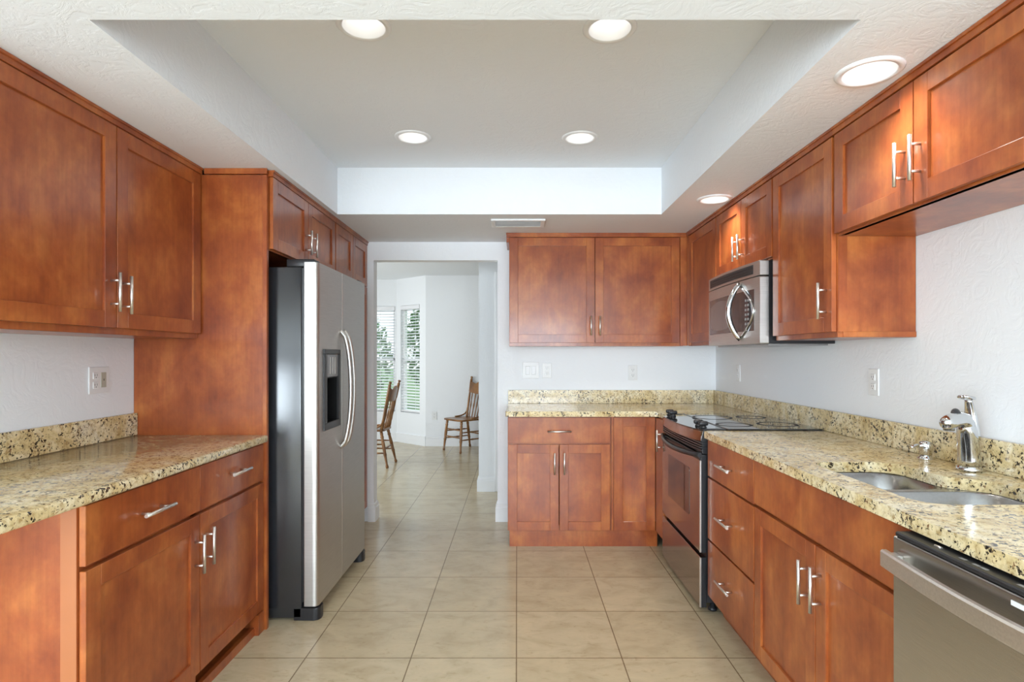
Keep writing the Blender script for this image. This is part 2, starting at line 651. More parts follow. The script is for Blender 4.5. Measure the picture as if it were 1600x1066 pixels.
mb = MB()
for z0, z1, e in ((0, BB - 0.03, 0.016), (BB - 0.03, BB - 0.012, 0.011), (BB - 0.012, BB, 0.007)):
    mb.box(-1.172, DX0 + e, YB - e, YB, z0, z1)
    mb.box(DX0, DX0 + e, YB, YB + 0.105 + e, z0, z1)
structure(mb.build('baseboard_doorway_left', TRIMM))
mb = MB()
for z0, z1, e in ((0, BB - 0.03, 0.016), (BB - 0.03, BB - 0.012, 0.011), (BB - 0.012, BB, 0.007)):
    mb.box(DX1 - e, -0.062, YB - e, YB, z0, z1)
    mb.box(DX1 - e, DX1, YB, YB + 0.105 + e, z0, z1)
structure(mb.build('baseboard_doorway_right', TRIMM))
mb = MB()
for z0, z1, e in ((0, BB - 0.03, 0.016), (BB - 0.03, BB - 0.012, 0.011), (BB - 0.012, BB, 0.007)):
    mb.box(-0.369 - e, -0.212, 5.565 - e, 5.565, z0, z1)
    mb.box(-0.369 - e, -0.369, 5.565, 5.69, z0, z1)
structure(mb.build('baseboard_hall', TRIMM))
bboard('baseboard_dining_back', CX0, 3.05, CY0 - 0.016, CY0)
mb = MB(); bay(mb, -0.004, BL + 0.004, 0, 0.016, 0, BB)
structure(mb.build('baseboard_bay_angled', TRIMM))
bboard('baseboard_bay_middle', -4.05, CX1, CY1 - 0.016, CY1)
mb = MB()
mb.box(-0.212, -0.14, 5.548, 5.565, 0, 2.11, 0.004)
mb.box(-0.14, 0.8, 5.548, 5.565, 2.04, 2.11, 0.004)
structure(mb.build('trim_1', TRIMM))

# windows: bay middle, bay angled, an unseen one added for dining-room light, the ones behind the camera
fw = MB()
for x in (-2.95, -1.885):
    fw.box(x, x + 0.035, CY1 + 0.05, CY1 + 0.1, WZ0, WZ1)
for z in (WZ0, 1.22, WZ1 - 0.04):
    fw.box(-2.95, -1.85, CY1 + 0.05, CY1 + 0.1, z, z + 0.04)
win1 = structure(fw.build('window_1', TRIMM))
MB().box(-2.92, -1.88, CY1 + 0.072, CY1 + 0.078, WZ0 + 0.03, WZ1 - 0.03).build('pane', PANE, win1)
fw = MB()
bay(fw, T0, T0 + 0.03, -0.1, -0.05, WZ0, WZ1)
bay(fw, T1 - 0.03, T1, -0.1, -0.05, WZ0, WZ1)
for z in (WZ0, 1.22, WZ1 - 0.04):
    bay(fw, T0, T1, -0.1, -0.05, z, z + 0.04)
win2 = structure(fw.build('window_2', TRIMM))
fw = MB(); bay(fw, T0 + 0.03, T1 - 0.03, -0.078, -0.072, WZ0 + 0.03, WZ1 - 0.03)
fw.build('pane', PANE, win2)
fw = MB()
for y in (4.9, 5.97, 7.05):
    fw.box(-4.16, -4.11, y, y + 0.05, 0.45, 2.1)
for z in (0.45, 2.05):
    fw.box(-4.16, -4.11, 4.9, 7.1, z, z + 0.05)
structure(fw.build('added_dining_window', TRIMM))  # unseen side window, added so the dining lamp has an opening
fw = MB()
for x in (-4.15, -2.79, -1.43):
    fw.box(x, x + 0.08, -3.08, -3.02, 0, 2.05)
for z in (0.0, 1.98):
    fw.box(-4.15, -1.35, -3.08, -3.02, z, z + 0.07)
structure(fw.build('window_4', TRIMM))
fw = MB()
for x in (-0.95, 0.12, 1.19):
    fw.box(x, x + 0.06, -3.08, -3.02, 0.55, 2.05)
for z in (0.55, 1.99):
    fw.box(-0.95, 1.25, -3.08, -3.02, z, z + 0.06)
structure(fw.build('window_5', TRIMM))


# blinds
def slat(mb, place, a0, a1, z):
    """one slightly crowned slat, tilted with its room edge down"""
    def P(a, d, zz):
        if place is mid:
            return (a, CY1 - d, zz)
        p = Vector((CX0, CY0, 0)) + bd * a + bn * d
        return (p.x, p.y, zz)
    sec = [(-0.046, z + 0.014), (-0.025, z + 0.009), (-0.004, z), (-0.004, z + 0.003), (-0.025, z + 0.012), (-0.046, z + 0.017)]
    mb.loft([[P(a0, d, q) for d, q in sec], [P(a1, d, q) for d, q in sec]], smooth=False)


def blind_slats(place, a0, a1, label, base):
    t = thing('window_blind', label, 'window blind', base, 'white blinds in the bay windows')
    h = MB(); place(h, a0, a1, -0.045, 0.008, WZ1 - 0.062, WZ1 - 0.004); h.build('headrail', BLINDM, t)
    s = MB()
    z = WZ0 + 0.075
    while z < WZ1 - 0.075:
        slat(s, place, a0 + 0.004, a1 - 0.004, z)
        z += 0.0435
    s.build('slat', BLINDM, t)
    h = MB(); place(h, a0 + 0.002, a1 - 0.002, -0.044, -0.004, WZ0 + 0.015, WZ0 + 0.035); h.build('bottom_rail', BLINDM, t)
    for q in (0.2, 0.8):
        a = a0 + (a1 - a0) * q
        c = MB(); place(c, a - 0.002, a + 0.002, -0.003, -0.001, WZ0 + 0.03, WZ1 - 0.05)
        c.build('ladder_cord', BLINDM, t)
    return t


def mid(mb, a0, a1, d0, d1, z0, z1):
    mb.box(a0, a1, CY1 - d1, CY1 - d0, z0, z1)


blind_slats(mid, -2.945, -1.855, 'white horizontal blind in the straight bay window beside the left chair', (-2.4, CY1, WZ0))
bc = Vector((CX0, CY0, WZ0)) + bd * (T0 + T1) / 2
blind_slats(bay, T0 + 0.005, T1 - 0.005, 'narrow white horizontal blind in the angled bay window', tuple(bc))

# ------------------------------------------------------------------ cabinets
def bar_handle(F, u, z, vertical, parent, length=0.15, d=0.0, proj=0.034):
    """bar pull: rod on two posts; d is the face it is screwed to"""
    mb = MB()
    hl = length / 2
    if vertical:
        mb.tube([F.pt(u, d + proj, z - hl), F.pt(u, d + proj, z + hl)], 0.006, 14)
        for s in (-1, 1):
            mb.tube([F.pt(u, d - 0.001, z + s * hl * 0.6), F.pt(u, d + proj, z + s * hl * 0.6)], 0.0045, 10)
    else:
        mb.tube([F.pt(u - hl, d + proj, z), F.pt(u + hl, d + proj, z)], 0.006, 14)
        for s in (-1, 1):
            mb.tube([F.pt(u + s * hl * 0.6, d - 0.001, z), F.pt(u + s * hl * 0.6, d + proj, z)], 0.0045, 10)
    return mb.build('handle', NICKEL, parent)


DT = 0.020  # door thickness


def shaker(F, u0, u1, z0, z1, parent, name='door', rail=0.060, handle=None):
    """five-piece door: stiles, rails, set-back panel; front face at d = DT"""
    if u0 > u1: u0, u1 = u1, u0
    u0, u1 = u0 + 0.0012, u1 - 0.0012
    mb = MB()
    b = 0.0012
    F.box(mb, u0, u0 + rail, 0.001, DT, z0, z1, b)
    F.box(mb, u1 - rail, u1, 0.001, DT, z0, z1, b)
    F.box(mb, u0 + rail, u1 - rail, 0.001, DT, z1 - rail, z1, b)
    F.box(mb, u0 + rail, u1 - rail, 0.001, DT, z0, z0 + rail, b)
    d = mb.build(name, WOOD, parent)
    mb = MB()
    F.box(mb, u0 + rail - 0.006, u1 - rail + 0.006, 0.002, DT - 0.009, z0 + rail - 0.006, z1 - rail + 0.006)
    mb.build('panel', WOOD, d)
    if handle:
        bar_handle(F, handle[0], handle[1], True, d, handle[2] if len(handle) > 2 else 0.145, DT)
    return d


def drawer(F, u0, u1, z0, z1, parent, handle=True, hz=None, name='drawer_front'):
    mb = MB()
    F.box(mb, u0, u1, 0.001, DT, z0, z1, 0.0015)
    d = mb.build(name, WOOD, parent)
    if handle:
        bar_handle(F, (u0 + u1) / 2, hz if hz else (z0 + z1) / 2, False, d, 0.16, DT)
    return d


def carcass(F, u0, u1, depth, z0, z1, parent, top=True, kick=0.0, rails=(), mullions=(), end=None, open_bottom=False):
    """cabinet box from panels with a face frame; F's d=0 is the front of the frame"""
    if u0 > u1: u0, u1 = u1, u0
    mb = MB()
    P = 0.018
    zb = z0 + kick
    F.box(mb, u0, u0 + P, -depth, 0, zb, z1)
    F.box(mb, u1 - P, u1, -depth, 0, zb, z1)
    F.box(mb, u0 + P, u1 - P, -depth, -depth + 0.008, zb, z1)
    F.box(mb, u0 + P, u1 - P, -depth + 0.008, -0.001, zb, zb + P)
    if top:
        F.box(mb, u0 + P, u1 - P, -depth + 0.008, -0.001, z1 - P, z1)
    # face frame
    F.box(mb, u0 + P, u0 + 0.038, -0.02, 0, zb, z1)
    F.box(mb, u1 - 0.038, u1 - P, -0.02, 0, zb, z1)
    F.box(mb, u0 + 0.038, u1 - 0.038, -0.02, 0, z1 - 0.038, z1)
    F.box(mb, u0 + 0.038, u1 - 0.038, -0.02, 0, zb, zb + 0.038)
    for z in rails:
        F.box(mb, u0 + 0.038, u1 - 0.038, -0.02, 0, z - 0.019, z + 0.019)
    for u, za, zc in mullions:
        F.box(mb, u - 0.019, u + 0.019, -0.02, 0, za, zc)
    o = mb.build('carcass', WOOD, parent)
    return o


def toe_kick(F, u0, u1, parent, h=0.11, rec=0.06):
    mb = MB()
    F.box(mb, u0, u1, -rec - 0.018, -rec, 0, h)
    return mb.build('toe_kick', WOOD, parent)


def crown(F, u0, u1, parent, z0=2.170, z1=2.199, proj=DT + 0.010, back=-0.02, name='crown_strip'):
    mb = MB()
    F.box(mb, u0, u1, back, proj - 0.006, z0, z1 - 0.008, 0.001)
    F.box(mb, u0, u1, back, proj, z1 - 0.010, z1, 0.001)
    return mb.build(name, WOOD, parent)


# ---- left wall cabinets
FLU = Face('left', -1.522)     # frame front; door face at -1.502
t = thing('wall_cabinet', 'large two-door wall cabinet above the left granite counter', 'cabinet', (-1.676, 2.17, 1.388))
carcass(FLU, 1.578, 2.758, 0.306, 1.388, 2.172, t, mullions=((2.170, 1.42, 2.15),))
shaker(FLU, 1.582, 2.1725, 1.412, 2.168, t, handle=(2.142, 1.543))
shaker(FLU, 2.1755, 2.752, 1.412, 2.168, t, handle=(2.206, 1.538))
crown(FLU, 1.57, 2.758, t)

# ---- refrigerator side panel
PX = -1.194
t = thing('refrigerator_enclosure', 'tall wooden side panel standing between the left counter and the refrigerator', 'cabinet panel', (-1.51, 2.772, 0))
mb = MB(); mb.box(XL + 0.002, PX - 0.02, 2.763, 2.781, 0.0, 2.170); mb.build('panel', WOOD, t)
mb = MB(); mb.box(PX - 0.02, PX, 2.761, 2.783, 0.0, 2.170, 0.001); mb.build('edge_stile', WOOD, t)
mb = MB(); mb.box(-1.488, PX + 0.004, 2.752, 2.763, 2.172, 2.199, 0.001); mb.build('crown_strip', WOOD, t)

# ---- cabinet above the refrigerator
FLF = Face('left', -1.196)
t = thing('wall_cabinet', 'short two-door cabinet above the stainless refrigerator', 'cabinet', (-1.51, 3.26, 1.815))
carcass(FLF, 2.786, 3.75, 0.628, 1.815, 2.172, t)
shaker(FLF, 2.790, 3.2625, 1.822, 2.168, t, handle=(3.222, 1.935, 0.135))
shaker(FLF, 3.2655, 3.747, 1.822, 2.168, t, handle=(3.306, 1.935, 0.135))
crown(FLF, 2.784, 3.75, t)

# ---- pantry
t = thing('pantry_cabinet', 'tall wooden pantry cabinet beyond the refrigerator beside the doorway', 'cabinet', (-1.51, 4.15, 0))
carcass(FLF, 3.756, 4.548, 0.628, 0.0, 2.172, t, kick=0.11, rails=(1.83,))
shaker(FLF, 3.760, 4.1505, 1.845, 2.168, t)
shaker(FLF, 4.1535, 4.544, 1.845, 2.168, t)
shaker(FLF, 3.760, 4.1505, 0.12, 1.838, t, handle=(4.12, 1.05))
shaker(FLF, 4.1535, 4.544, 0.12, 1.838, t, handle=(4.185, 1.05))
crown(FLF, 3.752, 4.55, t)
toe_kick(FLF, 3.756, 4.548, t)

# ---- left base cabinet
FLB = Face('left', -1.225)
t = thing('base_cabinet', 'base cabinet with two drawers over two doors under the left counter', 'cabinet', (-1.53, 2.19, 0))
carcass(FLB, 1.612, 2.757, 0.60, 0.0, CB - 0.001, t, top=False, kick=0.0, rails=(0.711,), mullions=((2.187, 0.04, 0.86),))
mb = MB(); FLB.box(mb, 1.610, 1.613, -0.045, -0.0005, 0.0, CB - 0.002); mb.build('edge_stile', PALE, t)['label'] = 'paler edge strip'
mb = MB(); FLB.box(mb, 2.70, 2.758, -0.02, DT, 0.0, 0.095, 0.001); mb.build('toe_block', WOOD, t)
drawer(FLB, 1.617, 2.2005, 0.718, 0.888, t, hz=0.800)
drawer(FLB, 2.2035, 2.753, 0.718, 0.888, t, hz=0.812)
shaker(FLB, 1.617, 2.2005, 0.105, 0.704, t, handle=(2.168, 0.565))
shaker(FLB, 2.2035, 2.753, 0.105, 0.704, t, handle=(2.238, 0.575))

# ---- back wall cabinet
FBU = Face('back', 4.240)
t = thing('wall_cabinet', 'two-door wall cabinet on the far wall right of the doorway', 'cabinet', (0.56, 4.4, 1.376))
carcass(FBU, -0.058, 1.215, 0.318, 1.376, 2.172, t, mullions=((0.567, 1.41, 2.14),))
shaker(FBU, -0.055, 0.5655, 1.400, 2.166, t, handle=(0.535, 1.523, 0.14))
shaker(FBU, 0.5685, 1.185, 1.400, 2.166, t, handle=(0.600, 1.523, 0.14))
mb = MB(); FBU.box(mb, 1.188, 1.240, 0.0, DT, 1.378, 2.170, 0.001); mb.build('filler', WOOD, t)
mb = MB()
FBU.box(mb, -0.078, 1.236, -0.0, DT + 0.004, 2.170, 2.190, 0.001)
FBU.box(mb, -0.080, 1.236, -0.0, DT + 0.010, 2.189, 2.199, 0.001)
FBU.box(mb, -0.078, -0.059, -0.316, 0.0, 2.135, 2.199, 0.001)
mb.build('crown_strip', WOOD, t)

# ---- right wall cabinets
FRU = Face('right', 1.255)   # door face 1.235
t = thing('wall_cabinet', 'corner wall cabinet with one door between far cabinets and microwave', 'cabinet', (1.41, 3.88, 1.376))
carcass(FRU, 3.600, 4.235, 0.306, 1.376, 2.172, t)
shaker(FRU, 3.603, 4.165, 1.400, 2.166, t)
mb = MB(); FRU.box(mb, 4.168, 4.212, 0.0, DT, 1.378, 2.170, 0.001); mb.build('filler', WOOD, t)
crown(FRU, 3.600, 4.205, t)

t = thing('wall_cabinet', 'short two-door cabinet directly above the microwave', 'cabinet', (1.41, 3.2, 1.782))
carcass(FRU, 2.806, 3.598, 0.306, 1.782, 2.172, t)
shaker(FRU, 2.811, 3.1945, 1.790, 2.166, t, handle=(3.160, 1.90, 0.135))
shaker(FRU, 3.1975, 3.596, 1.790, 2.166, t, handle=(3.232, 1.90, 0.135))
crown(FRU, 2.806, 3.598, t)

t = thing('wall_cabinet', 'tall single-door wall cabinet right of the microwave', 'cabinet', (1.41, 2.53, 1.380))
carcass(FRU, 2.268, 2.804, 0.306, 1.380, 2.172, t)
shaker(FRU, 2.273, 2.799, 1.402, 2.166, t, handle=(2.312, 1.526))
mb = MB()
mb.box(1.275, XR - 0.004, 2.262, 2.269, 1.381, 1.402, 0.001)
mb.box(1.2565, 1.290, 2.264, 2.269, 1.402, 1.780)
mb.build('edge_stile', WOOD, t)
crown(FRU, 2.262, 2.804, t)

t = thing('wall_cabinet', 'short two-door cabinet above the sink, its grey underside showing', 'cabinet', (1.41, 1.8, 1.775))
carcass(FRU, 1.345, 2.262, 0.306, 1.775, 2.172, t)
shaker(FRU, 1.350, 1.8055, 1.783, 2.166, t, handle=(1.773, 1.915, 0.14))
shaker(FRU, 1.8085, 2.258, 1.783, 2.166, t, handle=(1.845, 1.915, 0.14))
crown(FRU, 1.338, 2.262, t)

# ---- back base cabinets
FBB = Face('back', 3.945)     # door face 3.925
t = thing('base_cabinet', 'far base cabinet with one wide drawer over two doors', 'cabinet', (0.29, 4.2, 0))
carcass(FBB, -0.064, 0.640, 0.60, 0.0, CB - 0.001, t, top=False, kick=0.115, rails=(0.709,))
drawer(FBB, -0.061, 0.630, 0.714, 0.886, t, hz=0.795)
shaker(FBB, -0.061, 0.2835, 0.120, 0.704, t, handle=(0.252, 0.578))
shaker(FBB, 0.2865, 0.630, 0.120, 0.704, t, handle=(0.318, 0.578))
mb = MB(); FBB.box(mb, -0.052, 0.640, -0.040, -0.022, 0.0, 0.115); FBB.box(mb, -0.052, -0.034, -0.5, -0.04, 0, 0.115); mb.build('toe_kick', WOOD, t)

t = thing('base_cabinet', 'narrow one-door corner base cabinet beside the wide-drawer cabinet', 'cabinet', (0.8, 4.2, 0))
carcass(FBB, 0.642, 0.940, 0.60, 0.0, CB - 0.001, t, top=False, kick=0.115)
shaker(FBB, 0.654, 0.937, 0.120, 0.886, t)
mb = MB(); FBB.box(mb, 0.640, 0.960, -0.040, -0.022, 0.0, 0.115); mb.build('toe_kick', WOOD, t)

FRS = Face('right', 0.958)    # its door face 0.938
t = thing('base_cabinet', 'slim pull-out cabinet with upright handle between corner and range', 'cabinet', (1.25, 3.8, 0))
carcass(FRS, 3.703, 3.924, 0.56, 0.0, CB - 0.001, t, top=False, kick=0.115)
mb = MB(); FRS.box(mb, 3.706, 3.9225, 0.001, DT, 0.120, 0.886, 0.0015); d = mb.build('door', WOOD, t)
bar_handle(FRS, 3.745, 0.755, True, d, 0.14, DT)
toe_kick(FRS, 3.703, 3.93, t, 0.115, 0.04)

# ---- right base run
FRB = Face('right', 0.975)    # door face 0.955
t = thing('drawer_cabinet', 'stack of three drawers in the right base run beside the range', 'cabinet', (1.26, 2.62, 0))
carcass(FRB, 2.337, 2.905, 0.565, 0.0, CB - 0.001, t, top=False, kick=0.105, rails=(0.70, 0.388))
drawer(FRB, 2.340, 2.902, 0.706, 0.886, t, hz=0.795)
drawer(FRB, 2.340, 2.902, 0.393, 0.696, t, hz=0.548)
drawer(FRB, 2.340, 2.902, 0.108, 0.383, t, hz=0.255)
toe_kick(FRB, 2.337, 2.905, t, 0.105)

t = thing('sink_cabinet', 'sink base cabinet with plain front panel over two doors', 'cabinet', (1.26, 1.87, 0))
mb = MB()
P = 0.018
for u in (1.402, 2.317):
    FRB.box(mb, u, u + P, -0.565, 0, 0.105, CB - 0.001)
FRB.box(mb, 1.42, 2.317, -0.565, -0.557, 0.105, CB - 0.001)
FRB.box(mb, 1.42, 2.317, -0.557, 0, 0.105, 0.123)
FRB.box(mb, 1.42, 2.317, -0.02, 0, 0.68, CB - 0.001)
FRB.box(mb, 1.84, 1.875, -0.02, 0, 0.123, 0.68)
mb.build('carcass', WOOD, t)
drawer(FRB, 1.405, 2.334, 0.713, 0.886, t, handle=False, name='front_panel')
shaker(FRB, 1.8575, 2.334, 0.108, 0.700, t, handle=(1.897, 0.567))
shaker(FRB, 1.405, 1.8545, 0.108, 0.700, t, handle=(1.820, 0.571))
toe_kick(FRB, 1.402, 2.335, t, 0.105)

# ------------------------------------------------------------------ counters
SB = 0.105  # backsplash height
mb = MB(); mb.box(XL + 0.002, -1.185, 0.72, 2.7600, CB, CT, 0.010, 3)
tag(mb.build('countertop', GRANITE, loc=(-1.5, 2, CB)), 'beige granite countertop on the left side of the kitchen', 'countertop')
mb = MB(); mb.box(XL + 0.002, XL + 0.022, 0.72, 2.7600, CT + 0.0005, CT + SB, 0.0015)
tag(mb.build('backsplash', GRANITE, loc=(XL, 2, CT)), 'low granite backsplash strip along the left wall under the outlet', 'backsplash')
o_pts = [(-0.078, 3.897), (0.955, 3.897), (0.955, 3.700), (XR - 0.002, 3.700), (XR - 0.002, YB - 0.002), (-0.078, YB - 0.002)]
mb = MB(); mb.prism(rounded(o_pts, [0.012, 0.03, 0.008, 0, 0, 0], 5), 'z', CB, CT, 0.009)
tag(mb.build('countertop', GRANITE, loc=(0.5, 4.2, CB)), 'beige granite countertop along the far wall, turning the corner to the range', 'countertop')
mb = MB(); mb.box(-0.070, XR - 0.024, YB - 0.022, YB - 0.002, CT + 0.0005, CT + SB, 0.0015)
tag(mb.build('backsplash', GRANITE, loc=(0.5, YB, CT)), 'low granite backsplash strip along the far wall under the switches', 'backsplash')
mb = MB(); mb.box(XR - 0.022, XR - 0.002, 0.72, YB - 0.002, CT + 0.0005, CT + SB, 0.0015)
tag(mb.build('backsplash', GRANITE, loc=(XR, 2.5, CT)), 'long granite backsplash strip along the right wall behind range and faucet', 'backsplash')

mb = MB(); mb.prism(rounded([(0.935, 0.72), (XR - 0.002, 0.72), (XR - 0.002, 2.912), (0.935, 2.912)], [0.01, 0, 0, 0.02], 5), 'z', CB, CT, 0.009)
ctr = tag(mb.build('countertop', GRANITE, loc=(1.25, 2, CB)), 'beige granite countertop on the right with the sink cut into it', 'countertop')
cut_pts = [(1.035, 1.47), (1.43, 1.47), (1.43, 1.745), (1.33, 1.80), (1.33, 2.055), (1.035, 2.055)]
c = MB(); c.prism(rounded(cut_pts, [0.09, 0.10, 0.08, 0.05, 0.09, 0.07], 8), 'z', CB - 0.05, CT + 0.05)
cut(ctr, [c.build('cutter', GRANITE)])

# sink
t = thing('kitchen_sink', 'stainless double-bowl sink set under the right granite counter', 'sink', (1.2, 1.77, 0.70))


def bowl(x0, x1, y0, y1, r, drain):
    mb = MB()
    rings = []
    cx, cy = (x0 + x1) / 2, (y0 + y1) / 2
    for inset, z in ((0.0, CB - 0.0015), (0.004, CB - 0.004), (0.010, 0.80), (0.016, 0.745), (0.030, 0.722), (0.055, 0.714)):
        pts = rounded([(x0 + inset, y0 + inset), (x1 - inset, y0 + inset), (x1 - inset, y1 - inset), (x0 + inset, y1 - inset)], max(r - inset * 0.4, 0.02), 8)
        rings.append([(p[0], p[1], z) for p in pts])
    mb.loft(rings, False, True)
    o = mb.build('bowl', SINKSTEEL, t)
    d = MB(); d.lathe((cx, cy, 0.714), [(0.045, 0.001), (0.040, 0.004), (0.030, 0.002), (0.002, 0.001)], 24, False, True)
    d.build('drain', CHROME, o)


rim = MB(); rim.prism([(1.012, 1.447), (1.452, 1.447), (1.452, 2.078), (1.012, 2.078)], 'z', CB - 0.003, CB - 0.0008)
rim = rim.build('rim', SINKSTEEL, t)
c1 = MB(); c1.prism(rounded([(1.030, 1.790), (1.335, 1.790), (1.335, 2.060), (1.030, 2.060)], 0.085, 8), 'z', CB - 0.05, CB + 0.05)
c2 = MB(); c2.prism(rounded([(1.030, 1.465), (1.435, 1.465), (1.435, 1.762), (1.030, 1.762)], 0.10, 8), 'z', CB - 0.05, CB + 0.05)
for o in (c1.build('cutter', SINKSTEEL), c2.build('cutter', SINKSTEEL)):
    cut(rim, [o])
bowl(1.030, 1.335, 1.790, 2.060, 0.085, 0)
bowl(1.030, 1.435, 1.465, 1.762, 0.10, 0)

# faucet
fx, fy = 1.487, 1.905
t = thing('faucet', 'chrome single-lever pull-out faucet behind the sink', 'faucet', (fx, fy, CT))
MB().lathe((fx, fy, CT + 0.0005), [(0.036, 0), (0.037, 0.006), (0.034, 0.013), (0.031, 0.017), (0.030, 0.022)], 32).build('base', CHROME, t)
dirv = Vector((-0.155, -0.10, 0)).normalized()
mb = MB()
pts = []
for k in range(9):
    q = k / 8
    pts.append((fx + dirv.x * 0.030 * q ** 1.5, fy + dirv.y * 0.030 * q ** 1.5, CT + 0.018 + 0.150 * q))
mb.tube(pts, [0.0325, 0.0315, 0.0305, 0.030, 0.0295, 0.029, 0.028, 0.026, 0.020], 28)
body = mb.build('body', CHROME, t)
side = Vector((-dirv.y, dirv.x, 0))
# spout: leaves the upper body and ends in a rounded head over the sink
mb = MB()
c0 = Vector((fx, fy, CT + 0.128))
path = [c0 + dirv * q + Vector((0, 0, dz)) for q, dz in ((0.0, 0.0), (0.02, 0.026), (0.05, 0.043), (0.085, 0.048), (0.12, 0.046), (0.15, 0.042), (0.170, 0.038), (0.179, 0.036), (0.183, 0.035))]
mb.tube(path, [0.020, 0.024, 0.025, 0.0245, 0.0235, 0.0235, 0.0205, 0.014, 0.003], 28)
sp_ = mb.build('spout', CHROME, t)
nz = c0 + dirv * 0.152 + Vector((0, 0, 0.042))
mb = MB(); mb.tube([nz - Vector((0, 0, 0.016)), nz - Vector((0, 0, 0.027))], [0.017, 0.015], 20)
mb.build('spray_nozzle', SINKSTEEL, sp_)
bt = c0 + dirv * 0.105 + Vector((0, 0, 0.047))
mb = MB(); mb.tube([bt - dirv * 0.022 + Vector((0, 0, 0.018)), bt + Vector((0, 0, 0.022)), bt + dirv * 0.022 + Vector((0, 0, 0.018))], [0.006, 0.013, 0.006], 14)
mb.build('spray_button', BLACK, sp_)
# lever: curved horn rising behind the spout, with a ring-like tip
mb = MB()
rings = []
for q in range(11):
    u = q / 10
    z = CT + 0.105 + 0.132 * u
    back = 0.012 + 0.010 * math.sin(u * 2.2) - 0.030 * u ** 2
    p = Vector((fx, fy, z)) - dirv * back
    w = 0.027 - 0.017 * u ** 1.2
    th = 0.020 - 0.014 * u
    rings.append([tuple(p + side * w * math.cos(a) + dirv * th * math.sin(a)) for a in [2 * math.pi * k / 20 for k in range(20)]])
mb.loft(rings)
lev = mb.build('lever', CHROME, t)
mb = MB()
tip = Vector((fx, fy, CT + 0.241)) + dirv * 0.022
ring = [tuple(tip + dirv * 0.024 * math.cos(a) + side * 0.020 * math.sin(a) + Vector((0, 0, 0.004 * math.cos(a)))) for a in [2 * math.pi * k / 28 for k in range(29)]]
mb.tube(ring, 0.0050, 10)
mb.build('lever_ring', CHROME, lev)

# soap dispenser
sx, sy = 1.492, 2.115
t = thing('soap_dispenser', 'short chrome soap pump left of the faucet', 'soap dispenser', (sx, sy, CT))
MB().lathe((sx, sy, CT + 0.0005), [(0.027, 0), (0.027, 0.004), (0.019, 0.010), (0.018, 0.014)], 28).build('base', CHROME, t)
MB().lathe((sx, sy, CT + 0.014), [(0.018, 0), (0.021, 0.006), (0.0215, 0.040), (0.020, 0.048), (0.010, 0.052), (0.002, 0.053)], 28).build('pump_head', CHROME, t)
MB().tube([(sx - 0.015, sy - 0.006, CT + 0.052), (sx - 0.050, sy - 0.020, CT + 0.052), (sx - 0.078, sy - 0.032, CT + 0.047)], [0.008, 0.0065, 0.005], 14).build('nozzle', CHROME, t)

# ------------------------------------------------------------------ dishwasher
DY0, DY1, DF = 0.79, 1.392, 0.905
t = thing('dishwasher', 'stainless dishwasher under the right counter next to the sink cabinet', 'dishwasher', (1.2, 1.09, 0))
mb = MB(); mb.box(DF + 0.055, 1.54, DY0, DY1, 0.10, CB - 0.004); mb.build('tub', BLACK, t)
mb = MB()
mb.prism(rounded([(DF, 0.11), (DF + 0.055, 0.11), (DF + 0.055, 0.876), (DF, 0.876)], [0.006, 0, 0, 0.006], 4), 'y', DY0, DY1, 0.0)
door = mb.build('door', STEEL_H, t)
mb = MB()
mb.box(DF + 0.001, DF + 0.060, DY0 + 0.002, DY1 - 0.002, 0.8765, 0.888, 0.003)
cp = mb.build('control_panel', BLACK, t)
mb = MB(); mb.tube([(DF + 0.02, DY1 - 0.11, 0.8885), (DF + 0.02, DY1 - 0.13, 0.8885)], 0.003, 8)
mb.build('power_button', NICKEL, cp)
for y in (1.20, 1.165, 1.145, 1.06, 1.03, 1.00, 0.97, 0.94):
    k = MB(); k.box(DF + 0.014, DF + 0.021, y - 0.009, y + 0.006, 0.8878, 0.8885); k.build('button_mark', RINGGREY, cp)
mb = MB()
HZ0, HZ1 = 0.800, 0.842
rings = []
for k in range(25):
    q = k / 24
    y = DY1 + 0.004 - (DY1 - DY0 + 0.008) * q
    bow = DF - 0.030 - 0.020 * math.sin(math.pi * q)
    rings.append([(bow, y, HZ0 + 0.004), (bow, y, HZ1 - 0.004), (bow + 0.004, y, HZ1), (bow + 0.014, y, HZ1), (bow + 0.014, y, HZ0), (bow + 0.004, y, HZ0)])
mb.loft(rings, smooth=False)
for y in (DY1 - 0.02, DY0 + 0.02):
    mb.box(DF - 0.022, DF + 0.002, y - 0.016, y + 0.016, HZ0 + 0.004, HZ1 - 0.004, 0.003)
mb.build('handle', NICKEL, door)
mb = MB(); mb.box(DF - 0.0015, DF + 0.001, 1.028, 1.060, 0.853, 0.862); mb.build('badge', PLASTIC, door)
mb = MB(); mb.box(DF + 0.07, DF + 0.09, DY0, DY1, 0.0, 0.10); mb.build('toe_panel', BLACK, t)

# ------------------------------------------------------------------ range
RY0, RY1, RF = 2.930, 3.696, 0.925
RYC = (RY0 + RY1) / 2
t = thing('kitchen_range', 'slide-in electric range with glass cooktop in the right counter', 'range', (1.24, RYC, 0))
mb = MB()
mb.box(RF + 0.035, 1.52, RY0 + 0.004, RY1 - 0.004, 0.055, 0.915)
mb.build('body', BLACK, t)
for x in (RF + 0.08, 1.47):
    for y in (RY0 + 0.05, RY1 - 0.05):
        MB().lathe((x, y, 0.0), [(0.022, 0), (0.022, 0.012), (0.012, 0.016), (0.012, 0.055)], 16).build('foot', BLACK, t)


def bowfront(y0, y1, xfront, xback, bow, n=20):
    pts = [(xback, y0), (xback, y1)]
    for k in range(n + 1):
        q = k / n
        y = y1 + (y0 - y1) * q
        pts.append((xfront - bow * (1 - (2 * q - 1) ** 2), y))
    return pts


